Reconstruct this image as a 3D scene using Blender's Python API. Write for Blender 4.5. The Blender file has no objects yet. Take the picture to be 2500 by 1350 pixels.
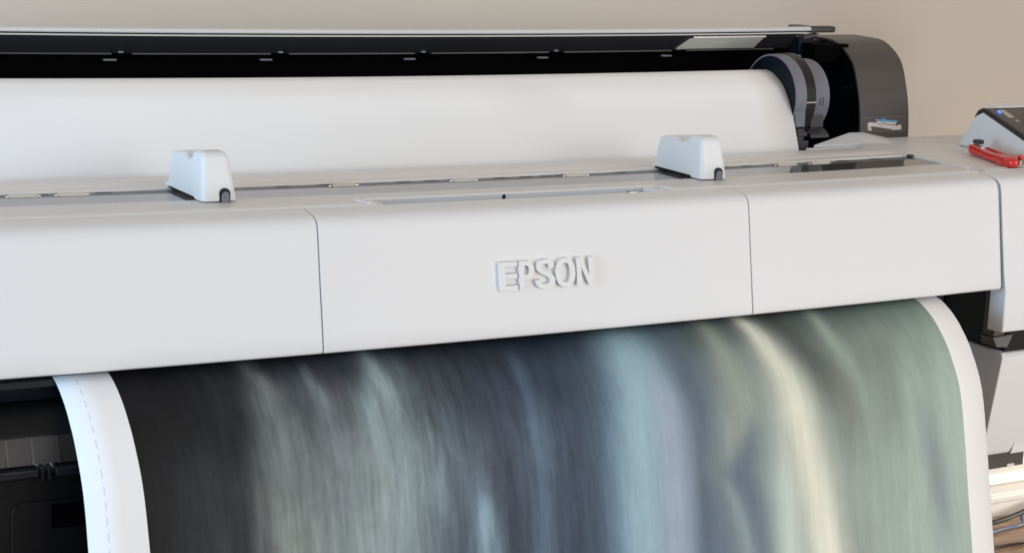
import bpy, bmesh, math, random
from mathutils import Matrix, Vector
random.seed(4)
S = bpy.context.scene
COL = S.collection
# ------------------------------------------------------------------ camera
cam_d = bpy.data.cameras.new("camera"); cam = bpy.data.objects.new("camera", cam_d); COL.objects.link(cam)
Rt = ((0.8572, -0.0634, 0.5111), (-0.5127, -0.1992, 0.8351), (0.0489, -0.9779, -0.2032))
M = Matrix(((Rt[0][0], -Rt[0][1], -Rt[0][2], -1.9813), (Rt[1][0], -Rt[1][1], -Rt[1][2], -2.4761),
            (Rt[2][0], -Rt[2][1], -Rt[2][2], 0.6979), (0, 0, 0, 1)))
cam.matrix_world = M
cam_d.sensor_width = 36; cam_d.lens = 69.12; cam_d.clip_end = 60; cam_d.clip_start = .05
cam_d.dof.use_dof = True; cam_d.dof.focus_distance = 3.25; cam_d.dof.aperture_fstop = 11
S.camera = cam
# ------------------------------------------------------------------ light
w = bpy.data.worlds.new("World"); S.world = w; w.use_nodes = True
bg = w.node_tree.nodes["Background"]; bg.inputs[0].default_value = (1.0, .87, .76, 1); bg.inputs[1].default_value = .43
def area(name, loc, target, sx, sy, power, col, spread=180):
    d = bpy.data.lights.new(name, 'AREA'); d.shape = 'RECTANGLE'; d.size = sx; d.size_y = sy
    d.energy = power; d.color = col; d.spread = math.radians(spread)
    o = bpy.data.objects.new(name, d); COL.objects.link(o); o.location = loc
    o.rotation_euler = (Vector(target) - Vector(loc)).to_track_quat('-Z', 'Y').to_euler()
    return o
area("bright_floor_bounce", (1.9, -3.2, -.60), (-.1, 0, .05), 1.0, .6, 34, (.95, .98, 1.0))
area("window_front", (1.4, -4.4, 1.35), (0, 0, .1), 4.4, 2.2, 104, (.94, .985, 1.0))
area("window_left", (-4.0, -.6, .4), (-.3, .2, .1), 1.6, 1.6, 116, (.49, .74, 1.0))
area("wall_fill_light", (-.35, .76, 1.7), (-.35, 1.07, .55), 2.4, .25, 5.6, (.86, .94, 1.0), 50)  # added fill with a narrow spread, brightens only the wall behind
area("skirting_fill_light", (3.2, .1, -.35), (1.75, 1.06, -.85), .5, .5, 5, (1.0, .90, .74), 70)  # added low fill, brightens the skirting board at the right
vs = S.view_settings
S.display_settings.display_device = 'sRGB'; vs.view_transform = 'Standard'; vs.look = 'None'; vs.gamma = 1; vs.exposure = 0
try: vs.use_curve_mapping = False
except Exception: pass
S.render.engine = 'CYCLES'
# ------------------------------------------------------------------ helpers
def lin(h):
    v = [int(h[i:i + 2], 16) / 255 for i in (0, 2, 4)]
    return tuple(c / 12.92 if c <= .04045 else ((c + .055) / 1.055) ** 2.4 for c in v) + (1,)
def mat(name, col, rough=.5, metal=0., spec=.5, bump=0., bscale=300., var=0., ior=None, coat=0.):
    m = bpy.data.materials.new(name); m.use_nodes = True; nt = m.node_tree; b = nt.nodes["Principled BSDF"]
    c = lin(col) if isinstance(col, str) else tuple(col) + (1,)
    b.inputs['Base Color'].default_value = c; b.inputs['Roughness'].default_value = rough; b.inputs['Metallic'].default_value = metal
    b.inputs['Specular IOR Level'].default_value = spec
    if ior: b.inputs['IOR'].default_value = ior
    if coat: b.inputs['Coat Weight'].default_value = coat; b.inputs['Coat Roughness'].default_value = .1
    tc = nt.nodes.new('ShaderNodeTexCoord')
    if var:
        n = nt.nodes.new('ShaderNodeTexNoise'); n.inputs['Scale'].default_value = 3.1; n.inputs['Detail'].default_value = 8; n.inputs['Roughness'].default_value = .65
        nt.links.new(tc.outputs['Object'], n.inputs['Vector'])
        mr = nt.nodes.new('ShaderNodeMapRange'); mr.inputs[1].default_value = .3; mr.inputs[2].default_value = .7
        mr.inputs[3].default_value = 1 - var; mr.inputs[4].default_value = 1 + var
        nt.links.new(n.outputs[0], mr.inputs[0])
        mx = nt.nodes.new('ShaderNodeVectorMath'); mx.operation = 'SCALE'; mx.inputs[0].default_value = c[:3]
        nt.links.new(mr.outputs[0], mx.inputs['Scale']); nt.links.new(mx.outputs[0], b.inputs['Base Color'])
        r2 = nt.nodes.new('ShaderNodeMapRange'); r2.inputs[1].default_value = .3; r2.inputs[2].default_value = .7
        r2.inputs[3].default_value = rough - .05; r2.inputs[4].default_value = rough + .07
        nt.links.new(n.outputs[0], r2.inputs[0]); nt.links.new(r2.outputs[0], b.inputs['Roughness'])
    if bump:
        n2 = nt.nodes.new('ShaderNodeTexNoise'); n2.inputs['Scale'].default_value = bscale; n2.inputs['Detail'].default_value = 2
        nt.links.new(tc.outputs['Object'], n2.inputs['Vector'])
        bp = nt.nodes.new('ShaderNodeBump'); bp.inputs['Strength'].default_value = bump; bp.inputs['Distance'].default_value = .001
        nt.links.new(n2.outputs[0], bp.inputs['Height']); nt.links.new(bp.outputs[0], b.inputs['Normal'])
    return m
W = mat('white_plastic', (.73, .73, .735), .42, bump=.25, bscale=900, var=.012)
W2 = mat('white_deck_plastic', (.77, .755, .745), .38, bump=.25, bscale=900, var=.015)
GAP = mat('joint_grey', (.46, .49, .56), .6)
GLASS = mat('smoked_glass', (.10, .095, .09), .07, ior=2.1, spec=.5)
RAIL = mat('rail_grey', (.085, .09, .105), .4, var=.05)
ROLLER = mat('roller_ivory', (.62, .58, .50), .4)
BLK = mat('black_plastic', (.004, .0042, .005), .40, spec=.25, bump=.2, bscale=600)
BLK2 = mat('black_gloss_plastic', (.007, .009, .013), .32, spec=.3)
BAY = mat('black_bay', (.0015, .0015, .002), .8, spec=.03)
LIDM = mat('smoked_lid', (.020, .020, .023), .3, coat=.2)
BRN = mat('brown_grey_plastic', (.070, .060, .055), .42, bump=.2, bscale=700, var=.03)
BRND = mat('dark_brown_plastic', (.030, .025, .023), .45, var=.04)
GREY = mat('grey_plastic', (.175, .175, .21), .5, bump=.2, bscale=800, var=.02)
GREYD = mat('dark_grey_plastic', (.045, .042, .05), .5)
PAPER = mat('white_paper', (.90, .89, .885), .85, spec=.2, bump=.06, bscale=60)
STEEL = mat('steel', (.6, .6, .6), .25, metal=1)
RED = mat('red_lacquer', (.62, .018, .014), .22, var=.04, coat=.4)
KNOB = mat('black_knob_plastic', (.012, .013, .016), .35)
NAVY = mat('navy_black_plastic', (.0045, .0075, .014), .45, spec=.2)
CREAMM = mat('cream_paint', (.74, .72, .67), .35)
CABLE_B = mat('blue_cable', (.05, .11, .25), .4)
PALEG = mat('pale_grey', (.50, .49, .45), .5)
BLUE = mat('label_blue', (.10, .36, .68), .5)
RECESS_SHADE = mat('recess_shaded_plastic', (.56, .58, .61), .5)  # the white plastic, with the recess's shade put into its colour
LIP = mat('lid_lip_grey', (.56, .54, .53), .4)
LBG = mat('label_brown', (.085, .070, .064), .5)
LLINE = mat('label_line', (.19, .15, .14), .5)
WALLM = mat('wall_paint', (.60, .53, .45), .9, spec=.2, bump=.15, bscale=120, var=.02)
def ledmat():
    m = bpy.data.materials.new('power_led'); m.use_nodes = True; b = m.node_tree.nodes['Principled BSDF']
    b.inputs['Base Color'].default_value = (.05, .1, .9, 1); b.inputs['Emission Color'].default_value = (.05, .12, 1, 1); b.inputs['Emission Strength'].default_value = 4
    return m
LED = ledmat()

def bow(x):          # the 1.6 m wide machine sags a few millimetres at mid-span
    u = (x + .3) / .95
    return -.007 * max(0., 1 - u * u)
def node(name, loc, label, cat, group=None):
    o = bpy.data.objects.new(name, None); COL.objects.link(o); o.location = loc; o.empty_display_size = .05
    o['label'] = label; o['category'] = cat
    if group: o['group'] = group
    return o
def origin(p):
    v = Vector((0, 0, 0))
    while p: v += p.location; p = p.parent
    return v
def mk(name, geo, m, parent=None, bevel=0., smooth=True, label=None, seg=2, bowed=True, angle=35):
    V, F = geo
    o0 = origin(parent)
    me = bpy.data.meshes.new(name)
    vv = [(x - o0.x, y - o0.y, z + (bow(x) if bowed else 0) - o0.z) for x, y, z in V]
    me.from_pydata(vv, [], F)
    bm = bmesh.new(); bm.from_mesh(me)
    bmesh.ops.remove_doubles(bm, verts=bm.verts, dist=1e-6)
    bmesh.ops.recalc_face_normals(bm, faces=bm.faces)
    bm.to_mesh(me); bm.free()
    me.materials.append(m)
    o = bpy.data.objects.new(name, me); COL.objects.link(o); o.parent = parent
    if smooth:
        for p in me.polygons: p.use_smooth = True
        try: me.set_sharp_from_angle(angle=math.radians(angle))
        except Exception: pass
    if bevel:
        b = o.modifiers.new('bevel', 'BEVEL'); b.width = bevel; b.segments = seg; b.limit_method = 'ANGLE'; b.angle_limit = math.radians(30); b.harden_normals = False
    if label: o['label'] = label
    return o
def join(*gs):
    V = []; F = []
    for v, f in gs:
        k = len(V); V += list(v); F += [tuple(i + k for i in q) for q in f]
    return V, F
def ext(prof, x0, x1, step=.08, caps=True, closed=True):
    """profile of (y,z) swept along X"""
    n = max(1, int(round(abs(x1 - x0) / step))); V = []; F = []; k = len(prof)
    for i in range(n + 1):
        x = x0 + (x1 - x0) * i / n
        V += [(x, y, z) for y, z in prof]
    r = k if closed else k - 1
    for i in range(n):
        for j in range(r):
            a = i * k + j; b = i * k + (j + 1) % k
            F.append((a, b, b + k, a + k))
    if caps and closed: F.append(tuple(range(k))[::-1]); F.append(tuple(range(n * k, n * k + k)))
    return V, F
def exty(prof, y0, y1):
    """profile of (x,z) swept along Y"""
    k = len(prof); V = [(x, y0, z) for x, z in prof] + [(x, y1, z) for x, z in prof]
    F = [(j, (j + 1) % k, (j + 1) % k + k, j + k) for j in range(k)] + [tuple(range(k))[::-1], tuple(range(k, 2 * k))]
    return V, F
def extz(prof, z0, z1):
    k = len(prof); V = [(x, y, z0) for x, y in prof] + [(x, y, z1) for x, y in prof]
    F = [(j, (j + 1) % k, (j + 1) % k + k, j + k) for j in range(k)] + [tuple(range(k))[::-1], tuple(range(k, 2 * k))]
    return V, F
def box(x0, x1, y0, y1, z0, z1, step=.08):
    return ext([(y0, z0), (y1, z0), (y1, z1), (y0, z1)], x0, x1, step)
def hexa(p):   # 8 points: bottom 4 then top 4
    return list(p), [(3, 2, 1, 0), (4, 5, 6, 7), (0, 1, 5, 4), (1, 2, 6, 5), (2, 3, 7, 6), (3, 0, 4, 7)]
def circ(cy, cz, r, n=64, a0=0, a1=360):
    full = abs(a1 - a0) >= 360
    m = n if full else n + 1
    return [(cy + r * math.cos(math.radians(a0 + (a1 - a0) * i / n)), cz + r * math.sin(math.radians(a0 + (a1 - a0) * i / n))) for i in range(m)]
def rbox(c, h, r, n=6, fn=None):
    """rounded box made of one dense shell; fn deforms each point"""
    def ax(H, R):
        a = [-H + R * (1 - math.cos(math.pi / 2 * i / 5)) * 1.0 for i in range(6)]
        b = [-x for x in a][::-1]
        m = [(-H + R) + (2 * (H - R)) * i / (n + 1) for i in range(1, n + 1)]
        return a + m + b
    A = [ax(h[i], r) for i in range(3)]
    V = []; F = []; idx = {}
    def vid(p):
        k = tuple(round(x, 7) for x in p)
        if k in idx: return idx[k]
        q = [max(-(h[i] - r), min(h[i] - r, p[i])) for i in range(3)]
        d = [p[i] - q[i] for i in range(3)]; L = math.sqrt(sum(x * x for x in d)) or 1
        v = [q[i] + d[i] / L * r for i in range(3)] if L > 0 else p
        v = fn(*v) if fn else v
        V.append((c[0] + v[0], c[1] + v[1], c[2] + v[2])); idx[k] = len(V) - 1
        return idx[k]
    for a in range(3):
        b, d = [(1, 2), (0, 2), (0, 1)][a]
        for s in (-1, 1):
            for i in range(len(A[b]) - 1):
                for j in range(len(A[d]) - 1):
                    q = []
                    for (u, v) in ((i, j), (i + 1, j), (i + 1, j + 1), (i, j + 1)):
                        p = [0, 0, 0]; p[a] = s * h[a]; p[b] = A[b][u]; p[d] = A[d][v]; q.append(vid(p))
                    if len(set(q)) > 2: F.append(tuple(dict.fromkeys(q)))
    return V, F
def tube(pts, r, n=10):
    P = [Vector(p) for p in pts]; V = []; F = []
    for i, p in enumerate(P):
        t = (P[min(i + 1, len(P) - 1)] - P[max(i - 1, 0)]).normalized()
        u = t.cross(Vector((0, 0, 1)));  u = u.normalized() if u.length > .01 else Vector((1, 0, 0)); v = t.cross(u)
        for k in range(n):
            a = 2 * math.pi * k / n; V.append(tuple(p + u * r * math.cos(a) + v * r * math.sin(a)))
    for i in range(len(P) - 1):
        for k in range(n):
            a = i * n + k; b = i * n + (k + 1) % n; F.append((a, b, b + n, a + n))
    F.append(tuple(range(n))[::-1]); F.append(tuple(range((len(P) - 1) * n, len(P) * n)))
    return V, F
def smoothline(pts, n=8):
    out = []
    for i in range(len(pts) - 1):
        p0 = pts[max(i - 1, 0)]; p1 = pts[i]; p2 = pts[i + 1]; p3 = pts[min(i + 2, len(pts) - 1)]
        for k in range(n):
            t = k / n
            out.append(tuple(.5 * (2 * b + (c - a) * t + (2 * a - 5 * b + 4 * c - d) * t * t + (-a + 3 * b - 3 * c + d) * t ** 3) for a, b, c, d in zip(p0, p1, p2, p3)))
    out.append(tuple(pts[-1])); return out
def disc(cx, cy, cz, r, h, n=32):
    return extz([(cx + r * math.cos(2 * math.pi * i / n), cy + r * math.sin(2 * math.pi * i / n)) for i in range(n)], cz, cz + h)
XL = -1.62          # left end of the machine, outside the frame
DZ = .205           # deck height
# ------------------------------------------------------------------ setting
def struct(name, geo, m, **k):
    o = mk(name, geo, m, None, bowed=False, **k); o['kind'] = 'structure'; return o
struct('wall', box(-5, 5, 1.07, 1.17, -.90, 2.2, 9), WALLM, smooth=False)
def woodmat():
    m = bpy.data.materials.new('wood_floor'); m.use_nodes = True; nt = m.node_tree; b = nt.nodes['Principled BSDF']
    tc = nt.nodes.new('ShaderNodeTexCoord'); mp = nt.nodes.new('ShaderNodeMapping'); mp.inputs['Scale'].default_value = (2, 22, 1)
    n = nt.nodes.new('ShaderNodeTexNoise'); n.inputs['Scale'].default_value = 2.5; n.inputs['Detail'].default_value = 10
    r = nt.nodes.new('ShaderNodeValToRGB'); r.color_ramp.elements[0].color = (.22, .11, .06, 1); r.color_ramp.elements[1].color = (.52, .33, .21, 1)
    r.color_ramp.elements[0].position = .35; r.color_ramp.elements[1].position = .65
    br = nt.nodes.new('ShaderNodeTexBrick'); br.inputs['Scale'].default_value = 1; br.inputs['Brick Width'].default_value = 1.1; br.inputs['Row Height'].default_value = .12
    br.inputs['Mortar Size'].default_value = .002; br.inputs['Color1'].default_value = (1, 1, 1, 1); br.inputs['Color2'].default_value = (.75, .72, .7, 1); br.inputs['Mortar'].default_value = (.2, .15, .1, 1)
    mx = nt.nodes.new('ShaderNodeMix'); mx.data_type = 'RGBA'; mx.blend_type = 'MULTIPLY'; mx.inputs[0].default_value = 1
    nt.links.new(tc.outputs['Object'], mp.inputs[0]); nt.links.new(mp.outputs[0], n.inputs['Vector']); nt.links.new(n.outputs[0], r.inputs[0])
    nt.links.new(tc.outputs['Object'], br.inputs['Vector']); nt.links.new(r.outputs[0], mx.inputs[6]); nt.links.new(br.outputs[0], mx.inputs[7])
    nt.links.new(mx.outputs[2], b.inputs['Base Color']); b.inputs['Roughness'].default_value = .35
    return m
struct('floor', box(-6, 6, -6, 1.07, -.95, -.90, 20), woodmat(), smooth=False)
sk = [(1.069, -.90), (1.044, -.90), (1.044, -.862), (1.040, -.858), (1.040, -.845), (1.047, -.838), (1.047, -.815), (1.041, -.808), (1.045, -.795), (1.052, -.785), (1.052, -.765), (1.046, -.757), (1.054, -.745), (1.060, -.735), (1.069, -.73)]
mk('skirting_board', ext(sk, -5, 5, 10), CREAMM, None, bowed=False, bevel=.001)
o = bpy.data.objects['skirting_board']; o['label'] = 'cream moulded skirting board along the foot of the wall'; o['category'] = 'skirting board'

# ------------------------------------------------------------------ printer
PR = node('large_format_printer', (-.3, .3, -.9), 'wide white large format printer with raised dark lid, filling the picture', 'printer')
def P(name, geo, m, parent=PR, **k): return mk(name, geo, m, parent, **k)
front = [(.0075, .0055), (.0015, .0075), (.0, .012), (.004, .035), (.010, .068), (.017, .103), (.0245, .145), (.0305, .178), (.0335, .1885), (.038, .1955), (.0455, .1995), (.056, .2020), (.072, .2045), (.0825, .2058),
         (.0825, .196), (.060, .193), (.046, .187), (.038, .172), (.012, .030), (.0095, .0075)]
seams = [(XL, -.7905), (-.7875, -.0145), (-.0115, .5575)]
# each seam leans slightly, so the panel edges are sheared a little
def panel(x0, x1):
    V, F = ext(front, x0, x1, .06)
    return [(x, y, z) for x, y, z in V], F
for i, (a, b) in enumerate(((XL, -.7772), (-.7753, -.0009), (.0009, .5562))):
    P('front_panel', panel(a, b), W, bevel=.0013, label=('left front panel with a plain face', 'middle front panel carrying the raised lettering', 'right front panel with a plain face')[i])
P('inner_shell', ext([(.0055, .012), (.034, .180), (.042, .194), (.086, .2035), (.086, .15), (.06, .02)], XL, .5615, .08), GAP)
# front frame of the deck with the grip recess
fr = [(.0840, .190), (.0840, .2064), (.0915, .2078), (.0985, .2076), (.102, .2062), (.176, .2056), (.179, .2046), (.179, .190)]
fr2 = [(.1285, .190), (.1285, .2058), (.1295, .2068), (.1315, .2068), (.1335, .2058), (.176, .2056), (.179, .2046), (.179, .190)]
R0, R1 = -.655, -.122
P('deck_frame', join(ext(fr, XL, R0, .08), ext(fr2, R0, R1, .08), ext(fr, R1, .5590, .08)), W2)
gr = P('grip_recess', join(box(R0, R1, .083, .1282, .180, .185, .08), box(R0 + .001, R1 - .001, .1265, .1283, .185, .2045, .08)), RECESS_SHADE)
P('recess_end', ext([(.0845, .186), (.1275, .186), (.1275, .2052), (.106, .2062), (.0845, .2058)], R1 - .026, R1 - .0005, .05), W, gr, bevel=.004, seg=3)
P('recess_end', ext([(.0845, .186), (.1275, .186), (.1275, .2050), (.106, .2058), (.0845, .2054)], R0 + .0005, R0 + .014, .05), W, gr, bevel=.003, seg=3)
P('screw', ext(circ(.1240, .197, .0045, 16), R1 - .055, R1 - .040, .1), STEEL, gr)
P('notch', box(-.4135, -.4085, .125, .1264, .1955, .2040), BLK, gr)
P('grip_lug', hexa([(R0 - .018, .122, .2050), (R0 - .010, .122, .2050), (R0 - .006, .088, .2050), (R0 - .014, .088, .2050), (R0 - .018, .122, .2090), (R0 - .010, .122, .2090), (R0 - .006, .088, .2090), (R0 - .014, .088, .2090)]), W, bevel=.0008)
P('grip_lug', box(R1 + .001, R1 + .016, .100, .116, .2058, .2085), W, bevel=.0008)
# glass, slot, rollers
P('glass_strip', ext([(.1795, .1985), (.1795, .2047), (.2455, .2047), (.2455, .1985)], XL, .5575, .08), GLASS)
P('slot_rail', ext([(.2460, .150), (.2460, .2040), (.2490, .2040), (.2510, .2034), (.2800, .2034), (.2805, .150)], XL, .5585, .08), RAIL)
for x in (-1.134, -1.062, -.624, -.407, -.191, .258, .336):
    ro = P('paper_roller', ext(circ(.2610, .2030, .0050, 18), x - .020, x + .020, .1), ROLLER)
    P('roller_shaft', ext(circ(.2610, .2040, .0016, 10), x - .026, x + .026, .1), STEEL, ro)
for x in (-1.25, -1.115, -1.02, -.845, -.73, -.66, -.52, -.47, -.34, -.29, -.25, -.22, -.10, .12, .17, .39, .47): P('rail_slot', box(x, x + .022, .272, .2795, .2030, .2038), BLK)
# rear cover
rear = [(.2812, .190), (.2812, .2052), (.2828, .2062), (.305, .2060), (.3075, .2050), (.3095, .2060), (.338, .2062), (.345, .2072), (.352, .2064), (.386, .2064), (.396, .2040), (.402, .1980), (.402, .190)]
P('rear_cover', ext(rear, XL, .5560, .08), W2, bevel=.0006)
# side strips of the cover at the right
P('side_rail', join(box(.5625, .5765, .124, .275, .198, .2072), box(.5765, .5785, .120, .42, .198, .2062), box(.5570, .5765, .2765, .42, .198, .2060)), W, bevel=.0008)
P('side_gap', box(.5595, .5622, .1235, .42, .19, .2035), BLK)
P('rail_end_block', box(.5580, .5680, .262, .2755, .2035, .2085), GREYD, bevel=.001)
# right deck: top, front column
rd = [(.0, -.0735), (.0, -.030), (.004, .035), (.010, .068), (.017, .103), (.0245, .145), (.0305, .178), (.0335, .1885), (.038, .1955), (.0455, .1995), (.056, .2020), (.072, .2045), (.092, .2062), (.13, .2054), (.487, .2054), (.492, .203), (.492, -.06), (.04, -.0735)]
colf = [(-.001, -.0735), (-.001, .0), (.003, .035), (.009, .068), (.016, .103), (.0235, .145), (.0300, .178), (.0335, .1890), (.038, .1960), (.0455, .2000), (.056, .2025), (.072, .2045), (.087, .2063), (.087, .19), (.045, .18), (.035, .15), (.030, -.0735)]
P('end_housing', ext(colf, .5610, 1.35, .2), W, bevel=.0022, label='white column closing the right end of the front')
P('right_deck', ext([(.0885, .15), (.0885, .2062), (.1, .2056), (.487, .2054), (.492, .200), (.492, .15)], .5800, 1.35, .2), W2, bevel=.0008)
P('deck_pad', extz([(.586, .096), (.640, .096), (.646, .103), (.646, .112), (.586, .112)], .2058, .2066), W, bevel=.0004)
# wedge beside the end cover and low strip behind the rear cover
P('deck_wedge', ([(.474, .444, .205), (.655, .428, .2052), (.590, .480, .2195), (.628, .482, .2185), (.695, .480, .2052), (.474, .444, .15), (.655, .428, .15), (.695, .486, .15), (.60, .486, .15), (.60, .486, .219)], [(0, 1, 2), (1, 4, 3, 2), (5, 6, 1, 0), (6, 7, 4, 1), (5, 8, 7, 6), (0, 2, 9, 8, 5), (2, 3, 9), (3, 4, 7, 8, 9)]), W, smooth=False)
P('rear_strip', box(.440, .640, .4150, .4270, .15, .2035), W, bevel=.001)
# ---- handles, one then its copy
def handle():
    x0, y0, z0 = -.8765, .2215, .2050
    h = bpy.data.objects.new('lift_handle', None); COL.objects.link(h); h.parent = PR
    h.location = Vector((x0, y0, DZ)) - origin(PR)
    hx, hy, hz = .0290, .0735, .0390
    def fn(x, y, z):
        zb = -hz + .0105                       # flat open bottom
        if z < zb: z = zb
        t = (z + hz) / (2 * hz)
        sx = 1 - .30 * t; sy = 1 - .16 * t
        X = x * sx - .0045 * t; Y = y * sy + .001 * t
        if z > 0:
            k = max(0, 1 - ((y + .006) / .026) ** 2)
            side = 1 if x < -.012 else max(0.05, 1 - (x + .012) / .026)
            z -= k * .0115 * side * min(1, z / hz * 1.3)
            z -= (y + .045) / .118 * .0150 * (z / hz) if y > -.045 else 0
        if z <= zb + .0001 and y < -.042: z -= .0028
        return X, Y, z
    # -> z of the flat bottom is z0 + .0055
    mk('handle_shell', rbox((x0, y0, z0 + .0340), (hx, hy, hz), .0105, 44, fn), W, h, bowed=False, angle=50)
    mk('handle_base', box(x0 - .0255, x0 + .024, y0 - .0445, y0 + .0690, .2052, .2108), BLK, h, bowed=False)
    mk('handle_foot', box(x0 - .029, x0 - .024, y0 + .064, y0 + .0735, .2090, .2150), W, h, bowed=False, bevel=.001)
    yf = y0 - hy
    def arch(x, w, z0, z1, n=10):
        r = w / 2; return [(x - r, z0), (x + r, z0)] + [(x + r * math.cos(math.pi * i / n), z1 - r + r * math.sin(math.pi * i / n)) for i in range(n + 1)]
    mk('latch_opening', exty(arch(x0 + .0065, .0165, .2062, .2265), yf + .0010, yf + .010), BLK, h, bowed=False)
    mk('latch_tab', exty(arch(x0 + .0070, .0120, .2056, .2215), yf - .0015, yf + .006), GREY, h, bowed=False, bevel=.0012)
    return h
H1 = handle(); H1['label'] = 'left lift handle'
def copy_tree(o, parent):
    c = o.copy(); COL.objects.link(c); c.parent = parent
    for ch in [k for k in bpy.data.objects if k.parent == o]: copy_tree(ch, c)
    return c
H2 = copy_tree(H1, PR); H2.location.x += .8935; H2['label'] = 'right lift handle'
H1.location.z += bow(-.8765); H2.location.z += bow(.017)
# ---- lettering
def ell(cx, cy, rx, ry, n=40, p=.88):
    o = []
    for i in range(n):
        a = 2 * math.pi * i / n; c, s = math.cos(a), math.sin(a)
        o.append((cx + rx * math.copysign(abs(c) ** p, c), cy + ry * math.copysign(abs(s) ** p, s)))
    return o
def ribbon(pts, w):
    """outline of a stroke; w gives (half width x, half width y)"""
    p = smoothline(pts, 6); a = []; c = []
    for i, q in enumerate(p):
        e = p[max(i - 1, 0)]; f = p[min(i + 1, len(p) - 1)]
        tx, ty = (f[0] - e[0]) * 4.0, f[1] - e[1]; L = math.hypot(tx, ty)
        nx, ny = -ty / L, tx / L
        a.append((q[0] + nx * w[0], q[1] + ny * w[1])); c.append((q[0] - nx * w[0], q[1] - ny * w[1]))
    return a + c[::-1]
SPL = [
    [(0, 0), (.183, 0), (.183, .17), (.056, .17), (.056, .42), (.178, .42), (.178, .58), (.056, .58), (.056, .84), (.183, .84), (.183, 1), (0, 1)],
    [(.200, 0), (.254, 0), (.254, .36)] + [(.288 + .074 * math.cos(a_ * math.pi / 24 - math.pi / 2), .68 + .32 * math.sin(a_ * math.pi / 24 - math.pi / 2)) for a_ in range(25)] + [(.200, 1)],
    [(.254, .52), (.254, .84)] + [(.283 + .026 * math.cos(math.pi / 2 - a_ * math.pi / 12), .68 + .16 * math.sin(math.pi / 2 - a_ * math.pi / 12)) for a_ in range(13)],
    ribbon([(.545, .70), (.538, .84), (.512, .925), (.468, .930), (.425, .895), (.409, .77), (.422, .645), (.462, .555), (.510, .465), (.548, .350), (.552, .215), (.528, .105), (.476, .068), (.424, .095), (.402, .185), (.395, .300)], (.027, .078)),
    ell(.693, .5, .106, .515), ell(.693, .5, .052, .345),
    [(.815, 0), (.866, 0), (.866, .66), (.945, 0), (1.0, 0), (1.0, 1), (.949, 1), (.949, .36), (.872, 1), (.815, 1)]]
cu = bpy.data.curves.new('logo', 'CURVE'); cu.dimensions = '2D'; cu.fill_mode = 'BOTH'
for sp_ in SPL:
    s_ = cu.splines.new('POLY'); s_.points.add(len(sp_) - 1); s_.use_cyclic_u = True
    for q, (x, y) in zip(s_.points, sp_): q.co = (x, y, 0, 1)
to = bpy.data.objects.new('logo_tmp', cu); COL.objects.link(to)
bpy.context.view_layer.update()
me = bpy.data.meshes.new_from_object(to.evaluated_get(bpy.context.evaluated_depsgraph_get()))
xs = [0, 1]; ys = [0, 1]
bm = bmesh.new(); bm.from_mesh(me)
bmesh.ops.remove_doubles(bm, verts=bm.verts, dist=1e-5)
r = bmesh.ops.extrude_face_region(bm, geom=bm.faces[:])
for e in r['geom']:
    if isinstance(e, bmesh.types.BMVert): e.co.z = 1
bmesh.ops.recalc_face_normals(bm, faces=bm.faces)
ang = math.atan2(.0305, .166)
pv = origin(PR)
for v in bm.verts:
    u = (v.co.x - min(xs)) / (max(xs) - min(xs)); t = (v.co.y - min(ys)) / (max(ys) - min(ys)); d = v.co.z
    x = -.4805 + u * .1690; z = .0798 + t * .0425; y = .0122 + (z - .080) * .187
    y -= (.0062 if d > .5 else -.002)
    v.co = Vector((x, y, z + bow(x) - (.0012 if d > .5 else 0))) - pv
bm.to_mesh(me); bm.free(); me.materials.clear(); me.materials.append(W)
lo = bpy.data.objects.new('raised_lettering', me); COL.objects.link(lo); lo.parent = PR
bv = lo.modifiers.new('bevel', 'BEVEL'); bv.width = .0004; bv.segments = 1; bv.limit_method = 'ANGLE'
bpy.data.objects.remove(to)
# ---- roll bay and lid
P('roll_bay', join(box(XL, .640, .70, .712, .05, .350), box(XL, .640, .41, .72, .05, .062), box(XL, .60, .402, .41, .05, .195)), BAY)
for x in (-.860, -.578, -.296, -.013, .272): P('bay_hook', box(x - .012, x + .010, .664, .672, .3555, .3585), GREY, bevel=.001)
P('bay_upper', join(box(XL, .640, .700, .712, .350, .392), box(.555, .640, .56, .70, .350, .385)), BAY)
# lid standing open
LID = bpy.data.objects.new('lid', None); COL.objects.link(LID); LID.parent = PR; LID.location = Vector((-.3, .62, .37)) - origin(PR)
P('lid_panel', ext([(.600, .4035), (.626, .3745), (.630, .3720), (.635, .3740), (.612, .4055)], XL, .5400, .08), LIDM, LID)
for a, b in ((XL, -.874), (-.838, -.590), (-.555, -.310), (-.276, -.028), (.006, .252), (.286, .500)): P('lid_bottom_rim', ext([(.6240, .3708), (.6240, .3732), (.634, .3732), (.634, .3708)], a, b, .08), BRND, LID)
for a in (-.862, -.576, -.297, -.016, .264): P('lid_stop', ext([(.6225, .3735), (.6225, .3760), (.63, .3760), (.63, .3735)], a, a + .008, .1), GREY, LID)
P('lid_lip', ext([(.598, .4090), (.5965, .4110), (.5975, .4150), (.601, .4165), (.612, .4165), (.612, .4090)], XL, .571, .08), LIP, LID)
P('lid_groove', ext([(.6005, .4060), (.6005, .4092), (.612, .4092), (.612, .4060)], XL, .571, .08), NAVY, LID)
P('lid_trim', ext([(.5985, .4038), (.5985, .4062), (.604, .4062), (.604, .4038)], XL, .556, .08), PALEG, LID)
P('lid_end_cap', rbox((.603, .609, .4107), (.0325, .012, .0062), .004, 2), BRND, LID)
P('lid_end_cap', hexa([(.540, .612, .4100), (.575, .612, .4100), (.575, .640, .4100), (.540, .640, .4100), (.550, .612, .4180), (.575, .612, .4180), (.575, .640, .4180), (.550, .640, .4180)]), BRND, LID)
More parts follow.
